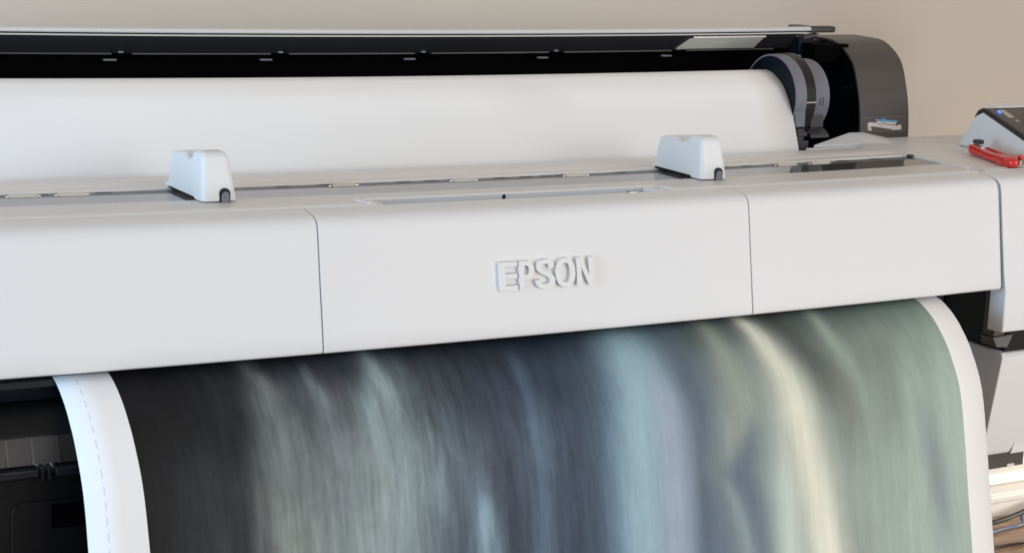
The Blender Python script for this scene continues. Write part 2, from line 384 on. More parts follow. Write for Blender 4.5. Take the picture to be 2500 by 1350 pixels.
P('lid_reflection_plate', hexa([(.261, .6255, .3745), (.452, .6255, .3745), (.452, .6275, .3745), (.261, .6275, .3745), (.279, .6015, .3975), (.457, .6015, .3975), (.457, .6035, .3975), (.279, .6035, .3975)]), PALEG, LID, label='pale reflection on the inside of the lid, made as a plate')  # a reflection in the smoked lid, modelled as a pale grey plate
P('lid_reflection_bar', ext([(.5960, .3975), (.5960, .4015), (.602, .4015), (.602, .3975)], .282, .458, .1), STEEL, LID, bevel=.0006)  # bright bar along the top of the modelled reflection
P('lid_arm', join(hexa([(.548, .600, .352), (.578, .600, .352), (.580, .630, .352), (.550, .630, .352), (.545, .600, .396), (.582, .600, .400), (.582, .630, .400), (.545, .630, .396)])), NAVY, LID, bevel=.001)
P('lid_arm_foot', hexa([(.553, .594, .3925), (.575, .594, .3965), (.575, .612, .3965), (.553, .612, .3925), (.553, .594, .3995), (.592, .594, .4035), (.592, .612, .4035), (.553, .612, .3995)]), GREYD, LID, bevel=.0008)
P('lid_hinge', rbox((.617, .645, .3750), (.012, .012, .0125), .003, 2), BRND, LID)
# ---- arched end cover
arc = smoothline([(.487, .150), (.4875, .205), (.4905, .240), (.497, .277), (.5075, .310), (.5225, .346), (.544, .3685), (.573, .385), (.600, .3915), (.640, .3925), (.690, .3915), (.715, .380), (.72, .36), (.72, .15)], 7)
def inset(pts, d):
    cy = sum(p[0] for p in pts) / len(pts); out = []
    for i, p in enumerate(pts):
        a = pts[max(i - 1, 0)]; b = pts[min(i + 1, len(pts) - 1)]
        ty, tz = b[0] - a[0], b[1] - a[1]; L = math.hypot(ty, tz) or 1
        out.append((p[0] + tz / L * d, p[1] - ty / L * d))
    return out
def shell(outer, d, x0, x1):
    inn = inset(outer, d); k = len(outer); V = []; F = []
    for x in (x0, x1): V += [(x, *p) for p in outer] + [(x, *p) for p in inn]
    for j in range(k - 1):
        F += [(j, j + 1, 2 * k + j + 1, 2 * k + j), (k + j, k + j + 1, 3 * k + j + 1, 3 * k + j), (j, j + 1, k + j + 1, k + j), (2 * k + j, 2 * k + j + 1, 3 * k + j + 1, 3 * k + j)]
    return V, F
EC = P('end_cover', join(shell(arc, .004, .626, .753), ext(inset(arc, .002), .745, .752, 1)), BRN, bevel=.0012)
P('cover_lining', join(ext(inset(arc, .0042), .640, .646, 1), shell(inset(arc, .0042), .004, .6285, .645), shell(inset(arc, .020), .003, .632, .645)), NAVY, EC)
P('lock_pin', ext(circ(.545, .300, .003, 12), .622, .642, 1), STEEL, EC)
# pictogram label on the cover front
LB = bpy.data.objects.new('instruction_label', None); COL.objects.link(LB); LB.parent = EC; LB.location = (0, 0, 0)
def fy(z): return .4875 + (.0 if z < .205 else (z - .205) / .035 * .003 if z < .24 else .003 + (z - .24) / .037 * .0065)
def lab(u, t, off):   # u,t 0..1 over the label
    x = .6315 + u * .114; z = .2180 + t * .0290
    return (x, fy(z) - off, z)
def plate(poly, off, m, name):
    a = [lab(u, 1 - t, off) for u, t in poly]; b = [(x, y + .0003, z) for x, y, z in a]; k = len(a)
    return mk(name, (a + b, [tuple(range(k)), tuple(range(k, 2 * k))[::-1]] + [(j, (j + 1) % k, (j + 1) % k + k, j + k) for j in range(k)]), m, LB, smooth=False)
plate([(0, 0), (1, 0), (1, 1), (0, 1)], .0006, LLINE, 'label_border')
plate([(.012, .03), (.988, .03), (.988, .97), (.012, .97)], .0010, LBG, 'label_face')
def lp(pts): return [((x - 560) / 970, (y - 240) / 380) for x, y in pts]
plate(lp([(668, 395), (740, 370), (870, 395), (1300, 470), (1420, 465), (1425, 585), (1215, 588), (1205, 570), (770, 478), (745, 500), (765, 590), (680, 575)]), .0014, mat('label_white', (.62, .58, .55), .5), 'printer_drawing')
plate(lp([(865, 345), (1305, 395), (1300, 455), (860, 395)]), .0018, mat('label_cream', (.60, .58, .48), .5), 'roll_drawing')
plate(lp([(1345, 450), (1410, 460), (1420, 500), (1335, 490)]), .0018, mat('label_white2', (.62, .58, .55), .5), 'printer_drawing')
plate(lp([(1295, 440), (1330, 440), (1330, 478), (1295, 472)]), .0022, BLK, 'printer_drawing')
plate(lp([(685, 492), (750, 510), (760, 520), (690, 505)]), .0022, LBG, 'printer_drawing')
plate(lp([(870, 400), (1290, 462), (1290, 472), (870, 410)]), .0022, LLINE, 'printer_drawing')
plate(lp([(918, 455), (965, 462), (965, 474), (918, 467)]), .0022, LLINE, 'printer_drawing')
plate(lp([(828, 295), (1335, 350), (1322, 390), (828, 328)]), .0022, BLUE, 'lid_drawing')
plate(lp([(985, 290), (1010, 270), (1045, 272), (1022, 292), (1022, 385), (978, 385)]), .0026, BLUE, 'arrow_drawing')
# ---- control panel
CP = bpy.data.objects.new('control_panel', None); COL.objects.link(CP); CP.parent = PR; CP.location = Vector((.9, .25, .206)) - origin(PR)
P('panel_housing', ext([(.367, .2056), (.322, .2700), (.305, .2780), (.098, .2056)], .772, 1.20, .2), W, CP, bevel=.0022)
def slope(y): return .2845 - (.295 - y) * .350
ptop = [(.327, .2655), (.318, .2800), (.306, .2860), (.295, .2845), (.085, .2110), (.078, .2058), (.098, .2057), (.305, .2780)]
FC = P('panel_face', ext(ptop, .7735, 1.19, .2), mat('panel_brown', (.075, .060, .056), .42, var=.02), CP, bevel=.0012)
P('panel_edge', ext([(y, z + .0006) for y, z in ptop], .7718, .7790, .2), BRND, CP, bevel=.001)
def onp(x0, x1, y0, y1, h=.0015, base=-.0005):
    q = [(x0, y0), (x1, y0), (x1, y1), (x0, y1)]
    return hexa([(x, y, slope(y) + base) for x, y in q] + [(x, y, slope(y) + base + h) for x, y in q])
P('power_button', onp(.800, .815, .262, .292), mat('button_silver', (.42, .38, .33), .35), CP, bevel=.0006)
P('power_led', onp(.7925, .7965, .280, .287, .0022), LED, CP, bevel=.0006)
P('button', onp(.812, .832, .216, .238, .0008), BRND, CP, bevel=.0003)
P('button', onp(.850, .872, .216, .238, .0008), BRND, CP, bevel=.0003)
P('button_mark', onp(.806, .815, .248, .252, .0006), PALEG, CP)
P('button_mark', onp(.842, .860, .246, .251, .0006), PALEG, CP)
P('screen', onp(.822, .990, .120, .200, .0010), mat('screen_dark', (.10, .10, .095), .15), CP, bevel=.0003)
P('panel_flap', hexa([(.803, .300, .2865), (.900, .300, .2865), (.890, .332, .2900), (.800, .332, .2900), (.803, .300, .2885), (.900, .300, .2885), (.890, .332, .2925), (.800, .332, .2925)]), W2, CP, bevel=.0006)
# ---- underside: black front apron at left, columns at right
P('platen_edge', ext([(.045, .002), (.022, -.004), (.018, -.012), (.024, -.016), (.030, -.018), (.026, -.024), (.018, -.028), (.024, -.032), (.06, -.034), (.06, .002)], XL, .38, .1), BLK2)
apron = smoothline([(.045, -.030), (.022, -.038), (.002, -.052), (-.012, -.068)], 5)
P('output_apron', ext(apron + [(-.0135, -.071), (.02, -.10), (.06, -.10), (.06, -.03)], XL, .38, .1), BLK)
P('apron_band', ext([(-.0135, -.0712), (-.020, -.088), (-.0245, -.106), (-.015, -.108), (.01, -.10), (-.006, -.0705)], XL, .38, .1), mat('band_brown', (.018, .014, .013), .5))
P('apron_rib', join(*[hexa([(x, -.0262, -.1055), (x + .0035, -.0262, -.1055), (x + .0035, -.0220, -.1055), (x, -.0220, -.1055), (x, -.0145, -.0715), (x + .0035, -.0145, -.0715), (x + .0035, -.012, -.0715), (x, -.012, -.0715)]) for x in [-1.59 + .0345 * i for i in range(57)]]), BRND)['kind'] = 'stuff'
P('apron_clip', join(box(-1.238, -1.200, -.002, .014, -.0620, -.0560)), GREYD, bevel=.002)
P('cross_bar', join(ext([(-.024, -.109), (-.030, -.112), (-.030, -.122), (-.024, -.126), (-.01, -.126), (-.01, -.109)], XL, -1.203, .1), ext([(-.024, -.109), (-.030, -.112), (-.030, -.122), (-.024, -.126), (-.01, -.126), (-.01, -.109)], -1.180, .38, .1)), BLK2, bevel=.001)
P('bar_clip', join(box(-1.200, -1.195, -.030, -.01, -.128, -.107), box(-1.191, -1.186, -.030, -.01, -.128, -.107)), BLK, bevel=.001)
P('lower_panel', box(XL, .36, .0, .02, -.86, -.126, .15), BLK)
def rr(x0, x1, z0, z1, r):
    out = []
    for cx, cz, a in ((x1 - r, z1 - r, 0), (x0 + r, z1 - r, 90), (x0 + r, z0 + r, 180), (x1 - r, z0 + r, 270)):
        out += [(cx + r * math.cos(math.radians(a + 15 * i)), cz + r * math.sin(math.radians(a + 15 * i))) for i in range(7)]
    return out
P('access_door', exty(rr(-1.232, -.90, -.60, -.165, .016), -.0035, .002), BLK, bevel=.001)
P('door_pocket', exty(rr(-1.178, -1.06, -.205, -.170, .003), -.0042, -.002), BAY)
# right hand inner parts
P('inner_side', box(.600, .606, .04, .45, -.112, .15, .1), BLK)
P('inner_column', ext([(.030, -.092), (.030, .04), (.060, .04), (.060, -.092)], .580, .6100, .1), BRN, bevel=.004, seg=3)
P('inner_rib', box(.592, .600, .185, .190, -.10, .03), GREY)
P('column_foot', hexa([(.583, .022, -.108), (.604, .016, -.108), (.62, .06, -.108), (.583, .06, -.108), (.577, .028, -.090), (.622, .022, -.086), (.62, .06, -.086), (.577, .06, -.090)]), BRN, bevel=.001)
P('housing_gap', box(.612, 1.35, .030, .40, -.135, -.070, .3), BLK)
eh = bpy.data.objects['end_housing']
for v in eh.data.vertices:      # chamfered left edge of the column
    if v.co.x + origin(PR).x < .5615 and v.co.y + origin(PR).y < .0400 - (.02 if v.co.z + origin(PR).z < .03 else 0): v.co.x += .0095 if v.co.z + origin(PR).z < .02 else .0045
lb = P('lower_housing', ext([(.022, -.312), (.018, -.300), (.018, -.128), (.024, -.120), (.10, -.118), (.35, -.118), (.35, -.312)], .598, 1.35, .3), W, bevel=.002)
for v in lb.data.vertices:      # the left edge of the housing runs out to a point towards the bottom
    gx = v.co.x + origin(PR).x; gz = v.co.z + origin(PR).z
    if gx < .60 : v.co.x -= .028 * max(0, min(1, (-.120 - gz) / .12))
P('housing_side', hexa([(.572, .05, -.30), (.585, .05, -.30), (.585, .34, -.30), (.572, .34, -.30), (.602, .022, -.119), (.606, .022, -.119), (.606, .34, -.125), (.602, .34, -.125)]), W, bevel=.001)
P('housing_latch', exty([(.640, -.3130), (.648, -.2930), (.80, -.2930), (.80, -.3130)], .0165, .0178), W, bevel=.0005)
P('lower_bracket', join(box(.610, .716, .055, .20, -.354, -.3125, .3)), BRN, bevel=.001)
P('bracket_clip', box(.672, .690, .052, .0545, -.3535, -.3475), W)
P('stand_leg', box(1.22, 1.32, .10, .45, -.86, -.312, .3), BRND, bevel=.004)
P('stand_leg', box(XL + .1, XL + .2, .10, .45, -.86, -.312, .3), BRND, bevel=.004)

# ------------------------------------------------------------------ roll adapter
CY, CZ = .537, .288
RA = node('roll_adapter', (.46, CY, .19), 'grey round roll adapter with black ribbed band at the right end of the white roll', 'roll adapter')
A = lambda n, g, m, **k: mk(n, g, m, RA, **k)
def ringx(r0, r1, x0, x1, n=72, cy=CY):
    V = []; F = []
    for x in (x0, x1):
        for r in (r0, r1): V += [(x, y, z) for y, z in circ(cy, CZ, r, n)]
    for j in range(n):
        k = (j + 1) % n
        F += [(j, k, n + k, n + j), (2 * n + j, 2 * n + k, 3 * n + k, 3 * n + j), (n + j, n + k, 3 * n + k, 3 * n + j), (j, k, 2 * n + k, 2 * n + j)]
    return V, F
A('flange', ext(circ(CY, CZ, .0795, 72), .4300, .4500, 1), NAVY)
A('outer_ring', ringx(.0795, .0832, .4300, .4560), GREY, bevel=.0008)
A('ring_skirt', ext([(.4555, .255), (.4545, .240), (.4700, .235), (.490, .24), (.49, .27), (.4560, .27)], .4330, .4560, 1), GREY, bevel=.0008)
gb = []
for i in range(150):
    a = math.radians(360 * i / 150)
    for rr_, aw in ((.0828, -.5), (.0848, -.25), (.0848, .25), (.0828, .5)):
        aa = a + math.radians(2.4 * aw * .95); gb.append((CY + .003 + rr_ * math.cos(aa), CZ + rr_ * math.sin(aa)))
A('ribbed_band', ext(gb, .4560, .4800, 1), mat('rib_black', (.028, .026, .025), .28), smooth=False)
A('band_mark', ext([(CY - .0823, CZ - .003), (CY - .0823, CZ), (CY - .070, CZ), (CY - .070, CZ - .003)], .4562, .4798, 1), STEEL)
A('hub', ext(circ(CY, CZ, .0730, 72), .4790, .5220, 1), GREY, bevel=.003, seg=3)
A('hub_mark', join(*[(V, F) for V, F in [ext([(y0, z0), (y0 - .0006, z0), (y0 - .0006, z1), (y0, z1)], x0, x1, 1) for (y0, z0, z1, x0, x1) in ((.4638, .280, .294, .4960, .4970), (.4638, .280, .294, .5040, .5050), (.4638, .293, .294, .4960, .5050), (.4638, .280, .281, .4960, .5050), (.4638, .286, .287, .499, .502))]]), GREYD)
A('lock_lever', join(ext([(.470, .262), (.476, .262), (.500, .240), (.500, .228), (.478, .222), (.468, .236)], .481, .513, 1), ext([(.462, .2220), (.460, .2160), (.478, .2135), (.505, .2145), (.505, .225), (.478, .232)], .478, .524, 1)), GREYD, bevel=.001)
A('support_foot', join(ext([(.452, .2365), (.452, .2130), (.49, .2130), (.49, .2365)], .4350, .4540, 1), ext([(.450, .2310), (.450, .2220), (.47, .2220), (.47, .2310)], .4360, .4600, 1), ext([(.447, .2140), (.447, .180), (.455, .160), (.49, .160), (.49, .2140)], .4340, .4620, 1)), GREYD, bevel=.0012)
A('ball_catch', join(rbox((.508, .560, .3620), (.009, .005, .0042), .003, 1)), STEEL)

# ------------------------------------------------------------------ white roll
WR = node('paper_roll', (-.6, CY, .24), 'long white blank paper roll lying behind the two handles', 'paper roll')
mk('rolled_paper', ext(circ(CY + .008, CZ, .0470, 64), XL + .1, .4285, .1), PAPER, WR)
wp = smoothline([(CY + .045, CZ - .02), (CY + .0465, CZ + .0145), (.576, .3335), (.562, .3385), (.550, .3395), (.538, .3378), (.524, .3325), (.498, .316), (.479, .2925), (.4622, .264), (.450, .237), (.4405, .213), (.434, .195), (.428, .175), (.42, .14)], 6)
sh = mk('hanging_sheet', ext(wp, XL + .1, .4295, .08, closed=False), PAPER, WR)
so = sh.modifiers.new('thick', 'SOLIDIFY'); so.thickness = .0004

# ------------------------------------------------------------------ printed sheet
RAMPS = {
'A':(0.093, [(-1.092, '15141a'), (-0.955, '17181c'), (-0.893, '1d1f23'), (-0.765, '25282f'), (-0.699, '3a4247'), (-0.631, '282d33'), (-0.491, '222832'), (-0.42, '1c2735'), (-0.34, '2b3844'), (-0.25, '414f57'), (-0.12, '4b5759'), (0.06, '545d58'), (0.2, '5d6a64'), (0.375, '74867b')]),  # nearest the slot: print colours with part of the cover's shade in them
'B':(0.17, [(-1.09, '1a181a'), (-1.026, '1d1d1f'), (-0.967, '202123'), (-0.924, '26282a'), (-0.906, '4a4e4f'), (-0.881, '5c6262'), (-0.844, '3f4448'), (-0.806, '50585a'), (-0.761, '4a4e50'), (-0.725, '7d9094'), (-0.688, '626e73'), (-0.641, '4c565c'), (-0.593, '3c434c'), (-0.523, '3a4351'), (-0.452, '2c3847'), (-0.42, '33404f'), (-0.34, '485868'), (-0.25, '667884'), (-0.15, '66747f'), (-0.06, '76827f'), (0.08, '7b877e'), (0.24, '7f8c82'), (0.375, '8f9f95')]),
'C':(0.273, [(-1.091, '1f1c1d'), (-1.028, '27282a'), (-0.986, '343737'), (-0.963, '2c2e31'), (-0.939, '36383c'), (-0.914, '5c6061'), (-0.865, '727877'), (-0.783, '6e7678'), (-0.738, '7b8483'), (-0.692, '84979c'), (-0.645, '6f7f86'), (-0.598, '5a6872'), (-0.549, '4d5662'), (-0.493, '4a5666'), (-0.457, '566a79'), (-0.42, '445264'), (-0.34, '566b7e'), (-0.25, '728593'), (-0.15, '6b7988'), (-0.05, '7f8d8b'), (0.1, '879489'), (0.24, '8c9a8f'), (0.375, '9cada4')]),
'D':(0.409, [(-1.085, '1f1b1c'), (-1.039, '2a2c2d'), (-0.974, '3e4243'), (-0.944, '2b2e34'), (-0.92, '4c4e53'), (-0.877, '7d8681'), (-0.802, '7e8a8a'), (-0.763, '8a9796'), (-0.684, '75858b'), (-0.644, '62727b'), (-0.61, '566370'), (-0.569, '7995a5'), (-0.534, '4f5c6b'), (-0.506, '3f4a59'), (-0.47, '56697c'), (-0.42, '3e4a5d'), (-0.34, '566b80'), (-0.25, '7d8fa0'), (-0.15, '657486'), (-0.05, '7c8c8d'), (0.1, '94a297'), (0.24, '9cab9f'), (0.388, 'a4b5ae')]),

}
BANDS = [
('4b5a68', [(0.0751, -0.1778, 0.0173, 0.6), (0.1369, -0.1747, 0.0173, 0.6), (0.1913, -0.1715, 0.0173, 0.6), (0.2466, -0.169, 0.0173, 0.6), (0.3091, -0.1672, 0.0156, 0.6), (0.3861, -0.171, 0.0156, 0.6), (0.4596, -0.1771, 0.0156, 0.6)]),
('3b4758', [(0.1411, -0.3876, 0.0312, 0.3), (0.2092, -0.38, 0.0347, 0.5), (0.2703, -0.3839, 0.0381, 0.6), (0.3596, -0.3864, 0.0416, 0.7), (0.431, -0.3885, 0.0416, 0.7)]),
('54708a', [(0.1298, -0.3177, 0.0139, 0.2), (0.1835, -0.3142, 0.0139, 0.5), (0.2756, -0.3343, 0.0139, 0.65), (0.3661, -0.3331, 0.0139, 0.7), (0.4391, -0.3281, 0.0139, 0.7)]),
('8fb1be', [(0.0814, -0.254, 0.0295, 0.45), (0.1285, -0.2579, 0.0329, 0.8), (0.1882, -0.2682, 0.0329, 0.9), (0.281, -0.2839, 0.0329, 0.95), (0.3714, -0.2897, 0.0312, 0.95), (0.4445, -0.2883, 0.0312, 1.0)]),
('98a7b9', [(0.1643, -0.2327, 0.0156, 0.4), (0.2118, -0.2271, 0.0208, 0.75), (0.2563, -0.2286, 0.0225, 0.85), (0.3178, -0.227, 0.0225, 0.9), (0.3791, -0.2272, 0.0225, 0.95), (0.4524, -0.2295, 0.0225, 0.95)]),
('99a191', [(0.0821, -0.0884, 0.0156, 0.5), (0.1264, -0.0878, 0.0173, 0.65), (0.1723, -0.0821, 0.0243, 0.7), (0.2265, -0.0815, 0.0295, 0.75), (0.2701, -0.0966, 0.0277, 0.7), (0.3147, -0.1177, 0.0208, 0.4), (0.3446, -0.1291, 0.0173, 0.1)]),
('7c8a86', [(0.327, -0.1463, 0.0208, 0.3), (0.36, -0.1303, 0.0173, 0.5), (0.3928, -0.1175, 0.0173, 0.5), (0.4696, -0.1044, 0.0139, 0.4)]),
('56647a', [(0.2858, -0.0671, 0.0121, 0.35), (0.3186, -0.083, 0.0173, 0.55), (0.3482, -0.0982, 0.0191, 0.7), (0.3914, -0.0782, 0.0191, 0.7), (0.4308, -0.0657, 0.0173, 0.65), (0.4755, -0.0616, 0.0156, 0.6)]),
('83959c', [(0.3437, -0.1367, 0.0069, 0.0), (0.3768, -0.1201, 0.0076, 0.6), (0.4195, -0.1041, 0.0087, 0.7), (0.4712, -0.0928, 0.0097, 0.7)]),
('b9c9bd', [(0.2788, -0.0144, 0.0173, 0.2), (0.3266, -0.0124, 0.0191, 0.5), (0.3742, -0.013, 0.0208, 0.75), (0.4287, -0.0095, 0.0225, 0.85), (0.4832, -0.0062, 0.0243, 0.85)]),
('414241', [(0.0868, 0.0462, 0.02288, 0.68), (0.1342, 0.0617, 0.0286, 0.72), (0.1777, 0.0774, 0.03047, 0.76), (0.2207, 0.0903, 0.02673, 0.68), (0.2581, 0.0946, 0.02288, 0.48), (0.2977, 0.1019, 0.019030000000000002, 0.2), (0.3401, 0.1048, 0.019030000000000002, 0.08)]),
('6c6a64', [(0.2014, 0.1343, 0.0173, 0.3), (0.2494, 0.1394, 0.0208, 0.5), (0.2894, 0.145, 0.0208, 0.45), (0.3279, 0.14, 0.0208, 0.1)]),
('90a092', [(0.1019, 0.1363, 0.0121, 0.75), (0.1424, 0.1411, 0.0132, 0.8), (0.1895, 0.156, 0.0139, 0.75), (0.2389, 0.1684, 0.0146, 0.7), (0.2926, 0.1743, 0.0156, 0.6), (0.3489, 0.18, 0.0173, 0.5), (0.4304, 0.1773, 0.0173, 0.5), (0.5081, 0.1704, 0.0173, 0.4)]),
('6f7c74', [(0.1679, 0.2351, 0.0243, 0.35), (0.2374, 0.2204, 0.0243, 0.35), (0.3046, 0.2244, 0.0208, 0.1)]),
('9cae9f', [(0.1837, 0.28, 0.0173, 0.3), (0.2427, 0.271, 0.0173, 0.5), (0.3094, 0.2674, 0.0191, 0.5), (0.3595, 0.2702, 0.0208, 0.55), (0.4422, 0.2675, 0.0208, 0.5), (0.5222, 0.269, 0.0208, 0.5)]),
('7b8687', [(0.2794, 0.2979, 0.0139, 0.2), (0.3297, 0.2999, 0.0156, 0.6), (0.3807, 0.3082, 0.0173, 0.75), (0.442, 0.3163, 0.0173, 0.75), (0.49, 0.3253, 0.0173, 0.5), (0.531, 0.3305, 0.0139, 0.2)]),
('9eb1a5', [(0.1912, 0.3521, 0.0139, 0.3), (0.2508, 0.3482, 0.0156, 0.5), (0.3191, 0.3551, 0.0156, 0.5), (0.4206, 0.3586, 0.0139, 0.5), (0.5222, 0.3629, 0.0139, 0.5)]),
('7b8681', [(0.3561, 0.1033, 0.0208, 0.3), (0.4218, 0.1103, 0.0225, 0.45), (0.5004, 0.1159, 0.0225, 0.5)]),
('c2c8b6', [(0.0752, -0.0095, 0.01577, 0.27), (0.0935, -0.0057, 0.01843, 0.3375), (0.1183, 0.0012000000000000001, 0.02109, 0.3375), (0.1635, 0.0118, 0.027739999999999997, 0.36000000000000004), (0.2103, 0.0236, 0.036289999999999996, 0.3825), (0.2574, 0.0289, 0.03952, 0.45), (0.3031, 0.037099999999999994, 0.038189999999999995, 0.45), (0.3652, 0.048600000000000004, 0.04085, 0.4275), (0.4244, 0.0601, 0.03952, 0.4365), (0.4934, 0.07050000000000001, 0.038189999999999995, 0.45)]),
('dcdbc6', [(0.0752, -0.0135, 0.0093, 0.6), (0.0935, -0.0097, 0.0109, 0.75), (0.1183, -0.0028, 0.0124, 0.75), (0.1635, 0.0078, 0.0164, 0.8), (0.2103, 0.0196, 0.0214, 0.85), (0.2574, 0.0249, 0.0233, 1.0), (0.3031, 0.0331, 0.0225, 1.0), (0.3652, 0.0446, 0.0241, 0.95), (0.4244, 0.0561, 0.0233, 0.97), (0.4934, 0.0665, 0.0225, 1.0)]),
('25272b', [(0.0864, -0.9547, 0.0222, 0.5), (0.1368, -0.9504, 0.0222, 0.6), (0.1855, -0.9478, 0.0222, 0.65), (0.2277, -0.9406, 0.019, 0.65), (0.2694, -0.9291, 0.019, 0.6), (0.3167, -0.9257, 0.0174, 0.5)]),
('75797b', [(0.0957, -0.8876, 0.0111, 0.3), (0.1224, -0.8753, 0.0127, 0.55), (0.1483, -0.8671, 0.0143, 0.55), (0.1831, -0.8633, 0.0158, 0.5), (0.2228, -0.864, 0.0158, 0.45), (0.2612, -0.8662, 0.0158, 0.3)]),
('7d8a8c', [(0.1233, -0.8059, 0.007, 0.4), (0.1462, -0.7996, 0.0089, 0.5), (0.173, -0.7965, 0.0095, 0.45), (0.2058, -0.7995, 0.0095, 0.1)]),
('8c9fa3', [(0.0854, -0.6979, 0.0089, 0.35), (0.1215, -0.6957, 0.012, 0.7), (0.1541, -0.693, 0.0143, 0.75), (0.1896, -0.6895, 0.0158, 0.6), (0.2284, -0.6812, 0.0158, 0.6), (0.2689, -0.6745, 0.0143, 0.6), (0.3079, -0.6728, 0.0127, 0.5), (0.3466, -0.6738, 0.0095, 0.2)]),
('8da1aa', [(0.2188, -0.6435, 0.0057, 0.2), (0.2487, -0.6416, 0.007, 0.55), (0.2859, -0.6379, 0.0076, 0.6), (0.3251, -0.6362, 0.0076, 0.5), (0.359, -0.6363, 0.007, 0.1)]),
('5c6b70', [(0.1109, -0.6587, 0.0111, 0.4), (0.1522, -0.651, 0.0127, 0.5), (0.1943, -0.6437, 0.0143, 0.2)]),
('839192', [(0.2064, -0.74, 0.0285, 0.2), (0.2491, -0.738, 0.0348, 0.45), (0.3005, -0.7387, 0.038, 0.55), (0.3466, -0.7376, 0.0412, 0.6), (0.3858, -0.732, 0.0412, 0.6)]),
('88918b', [(0.2566, -0.9089, 0.019, 0.2), (0.2952, -0.8967, 0.0222, 0.4), (0.3346, -0.8789, 0.0253, 0.6), (0.3681, -0.8707, 0.0285, 0.65)]),
('87a2b2', [(0.3198, -0.5694, 0.007, 0.1), (0.3466, -0.5661, 0.0082, 0.6), (0.3788, -0.5625, 0.0095, 0.75), (0.4084, -0.5587, 0.0101, 0.8)]),
('363e4a', [(0.1354, -0.5352, 0.0143, 0.5), (0.1824, -0.5306, 0.0158, 0.6), (0.2393, -0.5242, 0.0158, 0.55), (0.2988, -0.521, 0.0158, 0.5), (0.3521, -0.5204, 0.0158, 0.5), (0.4132, -0.5221, 0.0158, 0.5)]),
('566a80', [(0.1327, -0.465, 0.0079, 0.3), (0.1953, -0.463, 0.0095, 0.5), (0.2511, -0.4646, 0.0095, 0.5), (0.305, -0.4654, 0.0095, 0.4), (0.3714, -0.4719, 0.0095, 0.5), (0.4193, -0.4756, 0.0095, 0.5)]),
('4a545e', [(0.3014, -0.6157, 0.019, 0.4), (0.3412, -0.611, 0.019, 0.5), (0.4021, -0.6067, 0.019, 0.5)])]

